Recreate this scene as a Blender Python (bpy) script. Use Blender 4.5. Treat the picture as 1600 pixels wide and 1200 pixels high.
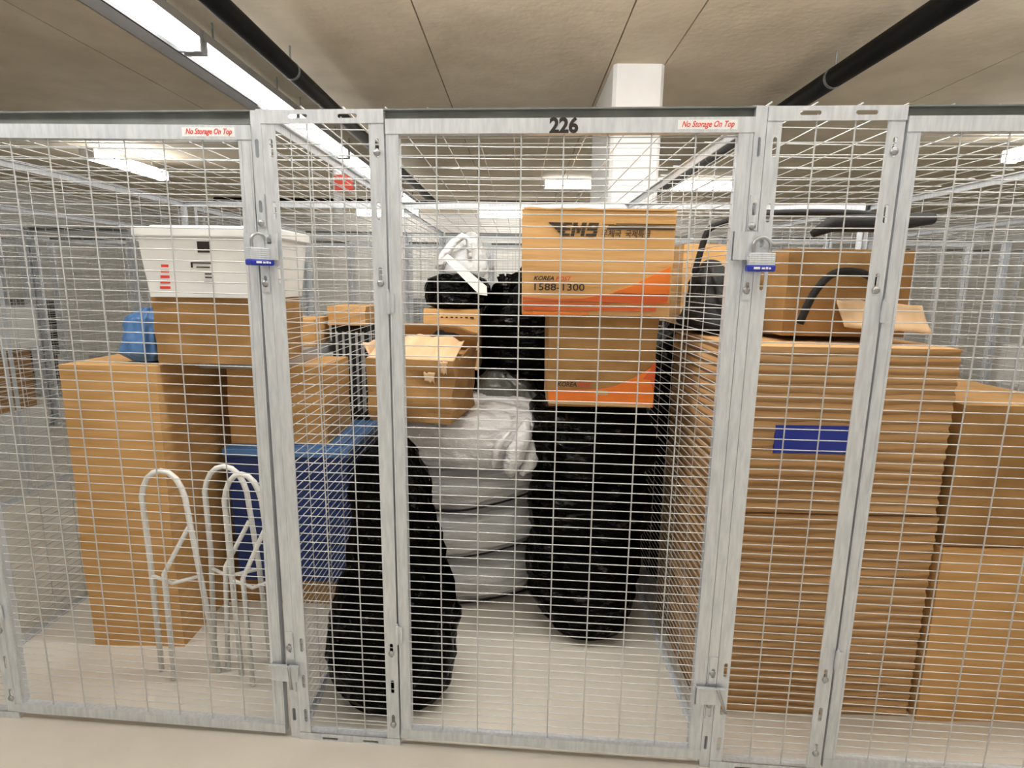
import bpy, bmesh, math, random
from mathutils import Vector, Matrix, noise
R = math.radians
random.seed(7)
for o in list(bpy.data.objects): bpy.data.objects.remove(o)
sc = bpy.context.scene
col = sc.collection

# ------------------------------------------------------------------ camera
FPX = 868.0
def cam_basis(vp, nad):
    a = Vector(((vp[0]-800)/FPX, -(vp[1]-600)/FPX, -1)).normalized()
    z = -Vector(((nad[0]-800)/FPX, -(nad[1]-600)/FPX, -1))
    z = (z - a*z.dot(a)).normalized()
    x = a.cross(z)
    return Matrix((x, a, z))
cam = bpy.data.cameras.new('camera'); camo = bpy.data.objects.new('camera', cam); col.objects.link(camo)
cam.sensor_width = 36; cam.lens = 36*FPX/1600; cam.clip_start = .02
camo.matrix_world = Matrix.Translation((0, 0, 1.5)) @ cam_basis((812, 440), (735, 5300)).to_4x4()
sc.camera = camo
# ------------------------------------------------------------------ world, exposure
sc.view_settings.view_transform = 'Standard'; sc.view_settings.look = 'None'
sc.view_settings.gamma = 1; sc.view_settings.exposure = 0.76; sc.view_settings.use_curve_mapping = False
w = bpy.data.worlds.new('world'); sc.world = w; w.use_nodes = True
w.node_tree.nodes['Background'].inputs[0].default_value = (.9, .93, 1, 1)
w.node_tree.nodes['Background'].inputs[1].default_value = .2
sc.cycles.use_denoising = True
sc.cycles.max_bounces = 8; sc.cycles.diffuse_bounces = 5; sc.cycles.transparent_max_bounces = 16
TUBE_POWER = 13.0

# ------------------------------------------------------------------ helpers
def tag(o, label=None, cat=None, group=None, kind=None):
    if label: o['label'] = label
    if cat: o['category'] = cat
    if group: o['group'] = group
    if kind: o['kind'] = kind
    return o
def link(o, parent=None):
    col.objects.link(o)
    if parent: o.parent = parent
    return o
def empty(name, loc=(0, 0, 0), rz=0, parent=None):
    o = bpy.data.objects.new(name, None); o.empty_display_size = .1
    o.location = loc; o.rotation_euler = (0, 0, rz)
    return link(o, parent)
def copy_tree(o, parent=None):
    c = o.copy(); link(c); c.parent = parent
    for ch in list(o.children): copy_tree(ch, c)
    return c

def curve_pts(pts, k=5):
    P = [Vector(p) for p in pts]; out = []
    for i in range(len(P)-1):
        a, b, c, d = P[max(i-1, 0)], P[i], P[i+1], P[min(i+2, len(P)-1)]
        for j in range(k):
            t = j/k; out.append(.5*((2*b)+(c-a)*t+(2*a-5*b+4*c-d)*t*t+(3*b-a-3*c+d)*t**3))
    return out+[P[-1]]
class MB:
    def __init__(s): s.v = []; s.f = []
    def add(s, vs, fs):
        k = len(s.v); s.v += [tuple(v) for v in vs]; s.f += [tuple(i+k for i in f) for f in fs]
    def box(s, x0, x1, y0, y1, z0, z1):
        s.add([(x, y, z) for z in (z0, z1) for y in (y0, y1) for x in (x0, x1)],
              [(0, 2, 3, 1), (4, 5, 7, 6), (0, 1, 5, 4), (2, 6, 7, 3), (0, 4, 6, 2), (1, 3, 7, 5)])
    def tube(s, pts, r, n=8, cap=True, rs=None):
        pts = [Vector(p) for p in pts]; m = len(pts)
        t0 = (pts[1]-pts[0]).normalized()
        up = Vector((0, 0, 1)) if abs(t0.z) < .9 else Vector((1, 0, 0))
        a = t0.cross(up).normalized()
        vs = []
        for i, p in enumerate(pts):
            t = (pts[min(i+1, m-1)]-pts[max(i-1, 0)]).normalized()
            a = (a - t*a.dot(t)).normalized(); b = t.cross(a)
            rr = rs[i] if rs else r
            for k in range(n):
                q = 2*math.pi*k/n + math.pi/n
                vs.append(p + a*math.cos(q)*rr + b*math.sin(q)*rr)
        fs = [(i*n+k, i*n+(k+1) % n, (i+1)*n+(k+1) % n, (i+1)*n+k) for i in range(m-1) for k in range(n)]
        if cap: fs += [tuple(range(n-1, -1, -1)), tuple(range((m-1)*n, m*n))]
        s.add(vs, fs)
    def poly(s, pts):   # planar polygon
        s.add(pts, [tuple(range(len(pts)))])
    def mesh(s, name, mat=None, smooth=False):
        me = bpy.data.meshes.new(name); me.from_pydata(s.v, [], s.f)
        bm = bmesh.new(); bm.from_mesh(me); bmesh.ops.recalc_face_normals(bm, faces=bm.faces); bm.to_mesh(me); bm.free()
        if mat: me.materials.append(mat)
        if smooth: me.polygons.foreach_set('use_smooth', [True]*len(me.polygons))
        return me
    def build(s, name, mat, parent=None, smooth=False, bevel=0, loc=None, rot=None):
        o = bpy.data.objects.new(name, s.mesh(name, mat, smooth)); link(o, parent)
        if bevel:
            b = o.modifiers.new('b', 'BEVEL'); b.width = bevel; b.segments = 2; b.limit_method = 'ANGLE'
        if loc: o.location = loc
        if rot: o.rotation_euler = rot
        return o

def stadium(cx, cz, w, h, n=6):
    r = min(w, h)/2; pts = []
    if h >= w:
        for k in range(n+1): q = math.pi*k/n; pts.append((cx+r*math.cos(q), cz+h/2-r+r*math.sin(q)))
        for k in range(n+1): q = math.pi+math.pi*k/n; pts.append((cx+r*math.cos(q), cz-h/2+r+r*math.sin(q)))
    else:
        for k in range(n+1): q = -math.pi/2+math.pi*k/n; pts.append((cx+w/2-r+r*math.cos(q), cz+r*math.sin(q)))
        for k in range(n+1): q = math.pi/2+math.pi*k/n; pts.append((cx-w/2+r+r*math.cos(q), cz+r*math.sin(q)))
    return pts
def plate_into(mb, x0, x1, z0, z1, y0, y1, holes):
    """a flat steel strip in the xz plane with real slots punched through it"""
    cu = bpy.data.curves.new('c', 'CURVE'); cu.dimensions = '2D'; cu.fill_mode = 'BOTH'; cu.extrude = abs(y1-y0)/2
    for loop in [[(x0, z0), (x1, z0), (x1, z1), (x0, z1)]] + holes:
        sp = cu.splines.new('POLY'); sp.points.add(len(loop)-1); sp.use_cyclic_u = True
        for p, q in zip(sp.points, loop): p.co = (q[0], q[1], 0, 1)
    o = bpy.data.objects.new('c', cu); col.objects.link(o)
    dg = bpy.context.evaluated_depsgraph_get(); me = bpy.data.meshes.new_from_object(o.evaluated_get(dg))
    ym = (y0+y1)/2
    mb.add([(v.co.x, ym-v.co.z, v.co.y) for v in me.vertices], [tuple(p.vertices) for p in me.polygons])
    bpy.data.objects.remove(o); bpy.data.curves.remove(cu); bpy.data.meshes.remove(me)

def text(name, body, size, loc, mat, parent, width=None, shear=0, bold=0, rz=0, align='LEFT', label=None):
    """lettering lying flat on a face that looks along -y"""
    cu = bpy.data.curves.new('t', 'FONT'); cu.body = body; cu.size = size; cu.shear = shear; cu.offset = bold*size
    cu.extrude = .0004; cu.align_x = align; cu.resolution_u = 3
    o = bpy.data.objects.new('t', cu); col.objects.link(o)
    dg = bpy.context.evaluated_depsgraph_get(); me = bpy.data.meshes.new_from_object(o.evaluated_get(dg))
    bpy.data.objects.remove(o)
    xs = [v.co.x for v in me.vertices]
    k = 1 if not width else width/(max(xs)-min(xs))
    for v in me.vertices:
        x, y, z = v.co; v.co = (x*k, -z, y)
    me.name = name; me.materials.clear(); me.materials.append(mat)
    t = bpy.data.objects.new(name, me); link(t, parent); t.location = loc; t.rotation_euler = (0, 0, rz)
    if label: t['label'] = label
    return t

# ------------------------------------------------------------------ materials
def mat(name, base, rough=.6, metal=0, var=0, vscale=(8, 8, 8), bump=0, bscale=(40, 40, 40), base2=None, spec=.5, coat=0, bdist=.01, detail=6, trans=None):
    m = bpy.data.materials.new(name); m.use_nodes = True
    nt = m.node_tree; N = nt.nodes; L = nt.links; b = N['Principled BSDF']
    b.inputs['Base Color'].default_value = (*base, 1); b.inputs['Roughness'].default_value = rough
    b.inputs['Metallic'].default_value = metal; b.inputs['Specular IOR Level'].default_value = spec
    if coat: b.inputs['Coat Weight'].default_value = coat; b.inputs['Coat Roughness'].default_value = .1
    tc = N.new('ShaderNodeTexCoord')
    def noi(scale, det):
        mp = N.new('ShaderNodeMapping'); mp.inputs['Scale'].default_value = scale
        L.new(tc.outputs['Object'], mp.inputs[0])
        n = N.new('ShaderNodeTexNoise'); n.inputs['Scale'].default_value = 1; n.inputs['Detail'].default_value = det
        L.new(mp.outputs[0], n.inputs['Vector']); return n
    if var or base2:
        n = noi(vscale, detail); cr = N.new('ShaderNodeValToRGB')
        c2 = base2 or tuple(c*(1-var) for c in base)
        cr.color_ramp.elements[0].position = .35; cr.color_ramp.elements[1].position = .65
        cr.color_ramp.elements[0].color = (*c2, 1); cr.color_ramp.elements[1].color = (*base, 1)
        L.new(n.outputs[0], cr.inputs[0]); L.new(cr.outputs[0], b.inputs['Base Color'])
    if bump:
        n = noi(bscale, 5); bp = N.new('ShaderNodeBump'); bp.inputs['Strength'].default_value = bump; bp.inputs['Distance'].default_value = bdist
        L.new(n.outputs[0], bp.inputs['Height']); L.new(bp.outputs[0], b.inputs['Normal'])
    if trans is not None:
        b.inputs['Alpha'].default_value = trans
    return m
def emis(name, color, strength):
    m = bpy.data.materials.new(name); m.use_nodes = True; b = m.node_tree.nodes['Principled BSDF']
    b.inputs['Base Color'].default_value = (.9, .9, .9, 1)
    b.inputs['Emission Color'].default_value = (*color, 1); b.inputs['Emission Strength'].default_value = strength
    return m
ZINC = mat('galvanised_steel', (.70, .74, .78), .4, .35, base2=(.58, .62, .66), vscale=(90, 90, 14), bump=.1, bscale=(60, 60, 20), bdist=.004)
ZDARK = mat('galvanised_steel_dull_shaded', (.24, .26, .25), .5, .5, var=.25, vscale=(10, 10, 10))
WIRE = mat('zinc_wire', (.56, .575, .58), .4, .3)
BOLT = mat('bolt_steel', (.42, .43, .44), .3, .8)
CONC = mat('ceiling_concrete', (.74, .65, .51), .85, base2=(.63, .55, .42), vscale=(2.6, 2.6, 2.6), bump=.35, bscale=(20, 20, 20), detail=12)
FLOOR = mat('floor_concrete', (.67, .63, .56), .6, base2=(.59, .555, .49), vscale=(2.2, 2.2, 2.2), bump=.08, bscale=(30, 30, 30), detail=10)
WHITE = mat('white_paint', (.86, .86, .85), .6, var=.06, vscale=(3, 3, 3), bump=.1)
WALLM = mat('wall_paint', (.84, .83, .80), .7, var=.08)
BLACKP = mat('black_steel', (.003, .003, .003), .5, 0, spec=.2)
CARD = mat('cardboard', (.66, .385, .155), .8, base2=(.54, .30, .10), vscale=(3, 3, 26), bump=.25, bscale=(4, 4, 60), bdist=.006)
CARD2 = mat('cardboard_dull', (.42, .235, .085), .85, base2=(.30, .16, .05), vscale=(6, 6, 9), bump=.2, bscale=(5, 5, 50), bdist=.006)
CARDL = mat('cardboard_inner', (.68, .48, .29), .85, base2=(.58, .39, .22), vscale=(16, 5, 5), bump=.3, bscale=(30, 6, 6))
CARDR = mat('cardboard_ridged', (.56, .33, .145), .8, base2=(.47, .26, .10), vscale=(2, 2, 12), bump=.2, bscale=(3, 3, 60), bdist=.006)
def add_ridges(m, period, dist):
    nt = m.node_tree; N = nt.nodes; L = nt.links
    tc = [n for n in N if n.type == 'TEX_COORD'][0]; w_ = N.new('ShaderNodeTexWave'); w_.bands_direction = 'Z'; w_.wave_profile = 'SIN'
    w_.inputs['Scale'].default_value = .314/period; w_.inputs['Distortion'].default_value = 3.0; w_.inputs['Detail'].default_value = 2; w_.inputs['Detail Scale'].default_value = .35
    L.new(tc.outputs['Object'], w_.inputs['Vector'])
    pw = N.new('ShaderNodeMath'); pw.operation = 'POWER'; pw.inputs[1].default_value = .45; L.new(w_.outputs['Fac'], pw.inputs[0])
    b = N.new('ShaderNodeBump'); b.inputs['Strength'].default_value = 1; b.inputs['Distance'].default_value = dist
    L.new(pw.outputs[0], b.inputs['Height']); L.new(b.outputs[0], N['Principled BSDF'].inputs['Normal'])
add_ridges(CARDR, .032, .012)
TAPE = mat('packing_tape', (.58, .38, .17), .25, spec=.6, var=.1)
def film(name, patch, lo, hi, bscale, bump, dist):
    m = mat(name, (.0006, .0006, .0007), .14, bump=bump, bscale=bscale, bdist=dist)
    nt = m.node_tree; N = nt.nodes; L = nt.links; tc = [n for n in N if n.type == 'TEX_COORD'][0]
    mp = N.new('ShaderNodeMapping'); mp.inputs['Scale'].default_value = patch; L.new(tc.outputs['Object'], mp.inputs[0])
    n = N.new('ShaderNodeTexNoise'); n.inputs['Scale'].default_value = 1; n.inputs['Detail'].default_value = 6; n.inputs['Roughness'].default_value = .7; L.new(mp.outputs[0], n.inputs['Vector'])
    r = N.new('ShaderNodeMapRange'); r.inputs['From Min'].default_value = lo; r.inputs['From Max'].default_value = hi
    r.inputs['To Min'].default_value = .05; r.inputs['To Max'].default_value = 1.0; L.new(n.outputs[0], r.inputs[0])
    L.new(r.outputs[0], N['Principled BSDF'].inputs['Specular IOR Level'])
    return m
BAG = film('black_bag_plastic', (9, 9, 22), .56, .70, (16, 16, 44), .9, .02)
BAG2 = film('black_bag_plastic_lumpy', (26, 26, 26), .60, .70, (34, 34, 34), .9, .012)
SILV = mat('white_bag_plastic', (.60, .605, .615), .26, spec=.6, base2=(.50, .505, .51), vscale=(3, 3, 7), bump=.8, bscale=(6, 6, 16), bdist=.04, coat=.4)
SILVW = mat('bright_white_bag_plastic', (.80, .805, .82), .25, spec=.6, base2=(.66, .665, .68), vscale=(4, 4, 7), bump=.95, bscale=(9, 9, 12), bdist=.045, coat=.4)
GREYB = mat('smoky_bag_plastic', (.12, .12, .105), .3, base2=(.07, .07, .06), vscale=(6, 6, 4), bump=.7, bscale=(9, 9, 6), bdist=.03)
CLEAR = mat('clear_bag_plastic', (.75, .77, .78), .15, bump=.9, bscale=(14, 14, 14), bdist=.03, trans=.45)
ORANGE = mat('orange_print', (.85, .22, .02), .6, base2=(.72, .16, .015), vscale=(4, 4, 20))
ORANGE2 = mat('red_orange_print', (.66, .10, .02), .6, base2=(.58, .11, .02), vscale=(4, 4, 20))
INK = mat('black_print', (.02, .014, .01), .6)
REDINK = mat('red_print', (.75, .05, .03), .6)
REDPOST = mat('orange_red_print', (.62, .03, .01), .6)
BLUE = mat('blue_print', (.01, .03, .33), .5)
BLUEB = mat('blue_plastic', (.012, .04, .19), .4, var=.2)
BLUEL = mat('light_blue_plastic', (.10, .25, .56), .4, var=.12)
LOCKB = mat('blue_vinyl_bumper', (.01, .03, .4), .35)
STICK = mat('sticker_vinyl', (.85, .86, .87), .4)
WPLAS = mat('white_plastic', (.80, .80, .78), .35, var=.05)
GPLAS = mat('grey_plastic', (.38, .39, .40), .4, var=.1)
BFAB = mat('black_fabric', (.008, .008, .009), .75, bump=.4, bscale=(60, 60, 60), bdist=.005)
RED = mat('red_fabric', (.55, .03, .02), .6)
REDS = mat('red_sign_face', (.75, .10, .06), .5)
TUBEM = emis('fluorescent_diffuser_glow', (1.0, .985, .96), TUBE_POWER)
TUBEL = emis('old_fluorescent_diffuser_glow', (1.0, .985, .96), TUBE_POWER*.30)
TUBES = emis('dim_fluorescent_diffuser_glow', (1.0, .985, .96), TUBE_POWER*.30)
TUBEI = emis('added_fluorescent_diffuser_glow', (1.0, .985, .965), TUBE_POWER*1.45)
TUBEF = emis('aisle_fluorescent_diffuser_glow', (1.0, .985, .965), TUBE_POWER*.40)

# ------------------------------------------------------------------ the hall
FZ = -.045; CZ = 2.9
XL, XR, YF, YB = -8.0, 8.0, -1.4, 12.4
m = MB(); m.box(XL-.2, XR+.2, YF-.2, YB+.2, FZ-.2, FZ); tag(m.build('floor', FLOOR), 'pale beige concrete floor', None, kind='structure')
m = MB()
seams = [-6.9, -4.8, -2.7, -.575, .565, .923, 3.0, 5.1, 7.2]
xs = [XL-.2] + seams + [XR+.2]
for a, b in zip(xs, xs[1:]):
    m.box(a+.004, b-.004, YF-.2, YB+.2, CZ, CZ+.04)
m.box(XL-.2, XR+.2, YF-.2, YB+.2, CZ+.03, CZ+.2)
tag(m.build('ceiling', CONC), 'concrete slab ceiling with panel seams', kind='structure')
for n, a in (('wall_left', (XL-.2, XL, YF, YB)), ('wall_right', (XR, XR+.2, YF, YB)), ('wall_front', (XL, XR, YF-.2, YF)), ('wall_back', (XL, XR, YB, YB+.2))):
    m = MB(); m.box(*a, FZ, CZ); tag(m.build(n, WALLM), 'painted concrete wall', kind='structure')
# column with chamfered corners
m = MB(); c = .022; x0, x1, y0, y1 = .59, .923, 3.93, 4.97
pr = [(x0+c, y0), (x1-c, y0), (x1, y0+c), (x1, y1-c), (x1-c, y1), (x0+c, y1), (x0, y1-c), (x0, y0+c)]
m.add([(x, y, z) for z in (FZ, CZ) for x, y in pr], [tuple(range(7, -1, -1)), tuple(range(8, 16))]+[(i, (i+1) % 8, (i+1) % 8+8, i+8) for i in range(8)])
tag(m.build('column', WHITE), 'white painted rectangular column rising behind the cage', kind='structure')

# ------------------------------------------------------------------ pipes and rails under the ceiling
def pipe(x, y0, y1, z, r, label):
    m = MB(); m.tube([(x, y0, z), (x, y1, z)], r, 20); root = m.build('ceiling_pipe', BLACKP, smooth=True)
    tag(root, label, 'pipe')
    for y in [y0+.6+2.2*i for i in range(int((y1-y0)/2.2)+1)]:
        if y > y1: break
        b = MB(); b.tube([(x, y-.012, z), (x, y+.012, z)], r+.003, 20); b.tube([(x, y, z+r), (x, y, CZ+.01)], .006, 8)
        b.build('pipe_hanger', ZDARK, root)
    return root
pipe(-1.43, -1.3, 9.35, 2.76, .052, 'long black pipe under the ceiling at the left of the numbered cage')
pipe(1.90, -1.3, 9.35, 2.75, .06, 'long black pipe under the ceiling right of the white column')
m = MB(); m.tube([(-5, 9.4, 2.74), (5, 9.4, 2.74)], .05, 16); tag(m.build('ceiling_pipe', BLACKP, smooth=True), 'black cross pipe running sideways far behind the boxes', 'pipe')
m = MB(); m.box(-1.98, -1.87, -1.2, 9.2, 2.70, 2.704); m.box(-1.98, -1.975, -1.2, 9.2, 2.70, 2.76); m.box(-1.875, -1.87, -1.2, 9.2, 2.70, 2.76)
root = m.build('cable_tray', GPLAS); tag(root, 'grey steel cable tray beside the left ceiling lights', 'cable tray')
for y in (.2, 2.4, 4.6, 6.8, 9.0):
    h = MB(); h.box(-1.93, -1.92, y-.005, y+.005, 2.69, CZ+.01); h.build('hanger_rod', ZDARK, root)
m = MB(); m.tube([(-1.9, 6, CZ+.01), (-1.9, 6, 2.05)], .045, 16); r0 = m.build('hanging_pipe', WHITE, smooth=True)
tag(r0, 'white vertical pipe dropping from the ceiling with a red sign', 'pipe')
m = MB(); m.box(-1.91, -1.72, 5.94, 5.95, 2.38, 2.55); m.build('sign', REDS, r0)

def fixture(x, y, rz, label, L=1.2, z=2.68, glow=None, hw=.072, top=.088, shell=None):
    root = empty('fluorescent_light', (x, y, z), rz); tag(root, label, 'ceiling light')
    h = MB(); h.box(-L/2-.03, L/2+.03, -(.04 if top > .06 else hw), .04 if top > .06 else hw, top, .10); h.box(-L/2-.02, -L/2, -hw-.002, hw+.002, -.02, .09); h.box(L/2, L/2+.02, -hw-.002, hw+.002, -.02, .09)
    h.build('housing', shell or WPLAS, root, bevel=.003)
    t = MB(); pr = [(-hw, top)]+[(-hw*math.cos(q), .01-.030*math.sin(q)) for q in [math.pi*k/10 for k in range(11)]]+[(hw, top)]; n = len(pr)
    t.add([(x_, y_, z_) for x_ in (-L/2, L/2) for y_, z_ in pr], [tuple(range(n)), tuple(range(2*n-1, n-1, -1))]+[(i, (i+1) % n, (i+1) % n+n, i+n) for i in range(n)])
    t.build('diffuser', glow or TUBEM, root)
    for s in (-1, 1):
        r = MB(); r.box(s*L*.35-.004, s*L*.35+.004, -.004, .004, .09, CZ-z+.01); r.build('hanger_rod', ZDARK, root)
    return root
# a line of lights along the left
places = ['just past the cage front', 'second from the front', 'third from the front', 'fourth from the front', 'fifth from the front', 'farthest of the line']
for i in range(6):
    fixture(-1.745, 2.55+1.27*i, R(90), 'bright strip light in the line above the left cages, ' + places[i], z=2.68, glow=TUBEL, hw=.058, top=.05, shell=GPLAS)
fixture(-1.745, 1.28, R(90), 'strip light above the aisle at the left')
fixture(.93, 8.05, 0, 'strip light crossing behind the white column', z=2.79, glow=TUBES)
fixture(2.45, 8.02, 0, 'strip light seen right of the white column under the black pipe', z=2.79, glow=TUBES)
fixture(-4.4, 6.5, R(90), 'strip light far left over the back cages')
fixture(4.6, 5.0, R(90), 'strip light far right over the back cages')
fixture(-.2, 11.3, 0, 'added strip light near the white back wall', z=2.75)  # this and the next two are added to brighten the far wall
fixture(2.2, 11.3, 0, 'added strip light near the back wall toward the right', z=2.75)
fixture(-2.6, 11.3, 0, 'added strip light near the back wall toward the left', z=2.75)
for x, y in ((-3.4, .75), (-2.0, .75), (-.6, .75), (.8, .75), (2.2, .75), (3.6, .75), (-.55, 1.95), (.85, 1.95), (2.6, 2.1)):  # the lights over the cages are added out of view to brighten the inside
    fixture(x, y, 0, 'strip light in the aisle row and the added rows over the cage fronts', z=2.68, glow=TUBEF if y < 1 else TUBEI)['group'] = 'strip lights above the front aisle'

# ------------------------------------------------------------------ wire storage cages
BETA = R(-3.3); PITCH = 1.368; DEPTH = 1.85
ROWS = [1.870-.0311*i for i in range(31)]
while ROWS[-1] > .47: ROWS.append(ROWS[-1]-.0294)
while ROWS[-1] > .045: ROWS.append(ROWS[-1]-.0256)
SLOTS = [1.857, 1.69, 1.51, .31, .175, .045]
Z0 = -.044
def wires(cols, rows, x0, x1, z0, z1, y=0, rv=.0021, rh=.0016, n=6, jit=.0006):
    m = MB()
    for x in cols: m.tube([(x, y-.0025, z0), (x+random.uniform(-jit, jit)*2, y-.0025, z1)], rv, n, cap=False)
    for z in rows:
        m.tube([(x0, y+.0015, z), ((x0+x1)/2, y+.0015, z+random.uniform(-jit, jit)*1.2), (x1, y+.0015, z+random.uniform(-jit, jit))], rh, n, cap=False)
    return m
MESH = {}
def shared(key, fn):
    if key not in MESH: MESH[key] = fn()
    return MESH[key]
def part(name, key, fn, parent, loc=None, rot=None, bevel=0):
    me = shared(key, fn); o = bpy.data.objects.new(name, me); link(o, parent)
    if loc: o.location = loc
    if rot: o.rotation_euler = rot
    if bevel:
        b = o.modifiers.new('b', 'BEVEL'); b.width = bevel; b.segments = 1; b.limit_method = 'ANGLE'
    return o
def bolt_mb(x, z, y=-.004):
    m = MB(); prof = [(0, .0100), (.003, .0100), (.006, .0072), (.0078, .002)]
    m.tube([(x, y-d, z) for d, r in prof], 0, 14, rs=[r for d, r in prof]); return m
def slots(x, zs, w=.011, h=.05): return [stadium(x, z, w, h) for z in zs]
# x below is measured along the cage front from the left edge of its post
def m_post():
    m = MB(); plate_into(m, 0, .030, Z0, 1.957, -.002, .002, slots(.014, [1.857, 1.69, 1.51, .045]))
    m.box(0, .003, .0, .035, Z0, 1.957); m.box(.027, .030, 0, .030, Z0, 1.957); return m.mesh('post', ZINC)
def m_panel():
    m = MB()
    plate_into(m, .031, .069, -.025, 1.925, -.003, .001, slots(.055, SLOTS)); m.box(.031, .034, .0, .03, -.05, 1.95)
    plate_into(m, .335, .377, -.025, 1.925, -.003, .001, slots(.357, [1.69, .175]+[1.857, 1.51, .31, .045]))
    m.box(.374, .377, .0, .03, -.05, 1.95)
    plate_into(m, .031, .378, 1.921, 1.957, -.006, -.002, [stadium(.137, 1.940, .055, .011), stadium(.277, 1.940, .055, .011)])
    plate_into(m, .031, .379, -.052, -.020, -.006, -.002, [stadium(.137, -.037, .055, .009), stadium(.277, -.037, .055, .009)])
    m.box(.031, .378, -.005, .03, 1.954, 1.957); m.box(.031, .379, -.004, .03, -.0235, -.020)
    return m.mesh('fixed_panel', ZINC)
def m_door():
    m = MB()
    m.box(.383, .418, -.004, .022, .014, 1.895); m.box(1.328, 1.366, -.004, .022, .014, 1.895)
    m.box(.385, .389, -.0055, 0, .02, 1.89); m.box(.410, .416, -.0058, 0, .02, 1.89); m.box(1.331, 1.337, -.0058, 0, .02, 1.89); m.box(1.357, 1.361, -.0055, 0, .02, 1.89)
    m.box(.382, 1.367, -.007, .022, 1.893, 1.931); m.box(.383, 1.366, -.006, .022, -.014, .018)
    return m.mesh('door', ZINC)
def m_toprail():
    m = MB(); m.box(.378, 1.368, .014, .018, 1.925, 1.957); m.box(.378, 1.368, -.004, .045, 1.954, 1.958); return m.mesh('top_rail', ZDARK)  # underside shade of the inset rail is put into its darker steel colour
pcols = [.757-.598, .757-.500]; dcols = [.757-.2346+.1163*i-.000 for i in range(-0, 7)]
def m_pmesh(): return wires([.159, .257], [r for r in ROWS if r > -.01]+[.019, -.006], .034, .374, -.04, 1.94, y=.006).mesh('wire_mesh', WIRE, True)
def m_dmesh(): return wires([.757-.2346+.1163*i for i in range(7)], ROWS+[1.885], .385, 1.362, 0, 1.9, y=.006).mesh('wire_mesh', WIRE, True)
def m_side(): 
    m = MB(); D = DEPTH
    m.box(-.002, .002, 0, D, 1.93, 1.957); m.box(-.012, .012, 0, D, 1.955, 1.958)
    m.box(-.002, .002, 0, D, Z0, Z0+.03); m.box(-.012, .012, 0, D, Z0, Z0+.003)
    for y in (.0, D-.03): m.box(-.002, .002, y, y+.03, Z0, 1.957)
    return m.mesh('side_partition', ZINC)
def m_smesh():
    m = MB()
    for i in range(1, int(DEPTH/.175)+1): m.tube([(.003, .175*i, Z0), (.003, .175*i, 1.95)], .0019, 4, cap=False)
    for z in ROWS+[1.9, 1.93, .02, -.005]: m.tube([(0, 0, z), (0, DEPTH, z)], .0017, 4, cap=False)
    return m.mesh('wire_mesh', WIRE, True)
def m_roof():
    m = MB(); Wd = PITCH-.004
    m.box(0, Wd, DEPTH-.02, DEPTH, 1.957, 1.962)
    return m.mesh('roof_panel', ZINC)
def m_rmesh():
    m = MB()
    for i in range(12): m.tube([(.03+.1163*i, -.02, 1.963), (.03+.1163*i, DEPTH, 1.963)], .0021, 4, cap=True)
    for i in range(10): m.tube([(0, .03+.195*i, 1.967), (PITCH/2, .03+.195*i, 1.961+random.uniform(-.002, .002)), (PITCH-.004, .03+.195*i, 1.967)], .0021, 4, cap=False)
    return m.mesh('wire_mesh', WIRE, True)
def m_back():
    m = MB()
    for x in (0, PITCH-.034): m.box(x, x+.03, -.002, .002, Z0, 1.957)
    m.box(0, PITCH-.004, -.002, .002, 1.93, 1.957); m.box(0, PITCH-.004, -.002, .002, Z0, 0)
    return m.mesh('back_panel', ZINC)
def m_bmesh():
    m = MB()
    for i in range(12): m.tube([(.03+.1163*i, .003, Z0), (.03+.1163*i, .003, 1.95)], .002, 4, cap=False)
    for z in ROWS: m.tube([(0, 0, z), (PITCH-.004, 0, z)], .0017, 4, cap=False)
    return m.mesh('wire_mesh', WIRE, True)
def m_hinge():
    m = MB(); m.tube([(0, -.014, -.032), (0, -.014, .030)], .0065, 12); m.tube([(0, -.014, .028), (0, -.014, .038)], .004, 10)
    m.box(0, .016, -.012, -.007, -.028, .026); m.box(-.003, .001, -.014, -.004, -.03, .0); return m.mesh('hinge', ZINC)
def m_hasp():
    m = MB(); plate_into(m, 1.332, 1.432, 1.566, 1.640, -.016, -.013, [stadium(1.408, 1.619, .014, .02)])
    m.box(1.332, 1.335, -.016, -.004, 1.566, 1.640); return m.mesh('hasp', ZINC)
def m_bracket(z0, z1, sl):
    def f():
        m = MB(); plate_into(m, 1.372, 1.396, z0, z1, -.0065, -.0025, [stadium(1.384, z, .010, .034) for z in sl]); return m.mesh('lock_bracket', ZINC)
    return f
def m_staple():
    m = MB(); m.tube([(1.405+.004*math.sin(q), -.004-.022*math.sin(q), 1.612+.012*math.cos(q)) for q in [math.pi*k/8 for k in range(9)]], .0028, 8); return m.mesh('staple', BOLT, True)
def m_latch():
    m = MB(); m.box(1.333, 1.425, -.016, -.013, .195, .255); m.box(1.333, 1.336, -.016, -.004, .195, .255); m.box(1.333, 1.43, -.022, -.013, .2535, .2565)
    return m.mesh('latch_plate', ZINC)
def m_pin():
    m = MB(); m.tube([(1.392, -.012, .255), (1.400, -.024, .25), (1.418, -.050, .195)], .0048, 10); return m.mesh('latch_pin', BOLT, True)
def bolts(xzs, y=-.004):
    def f():
        m = MB()
        for x, z in xzs:
            b = bolt_mb(x, z, y); m.add(b.v, b.f)
        return m.mesh('bolt', BOLT, True)
    return f

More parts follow.
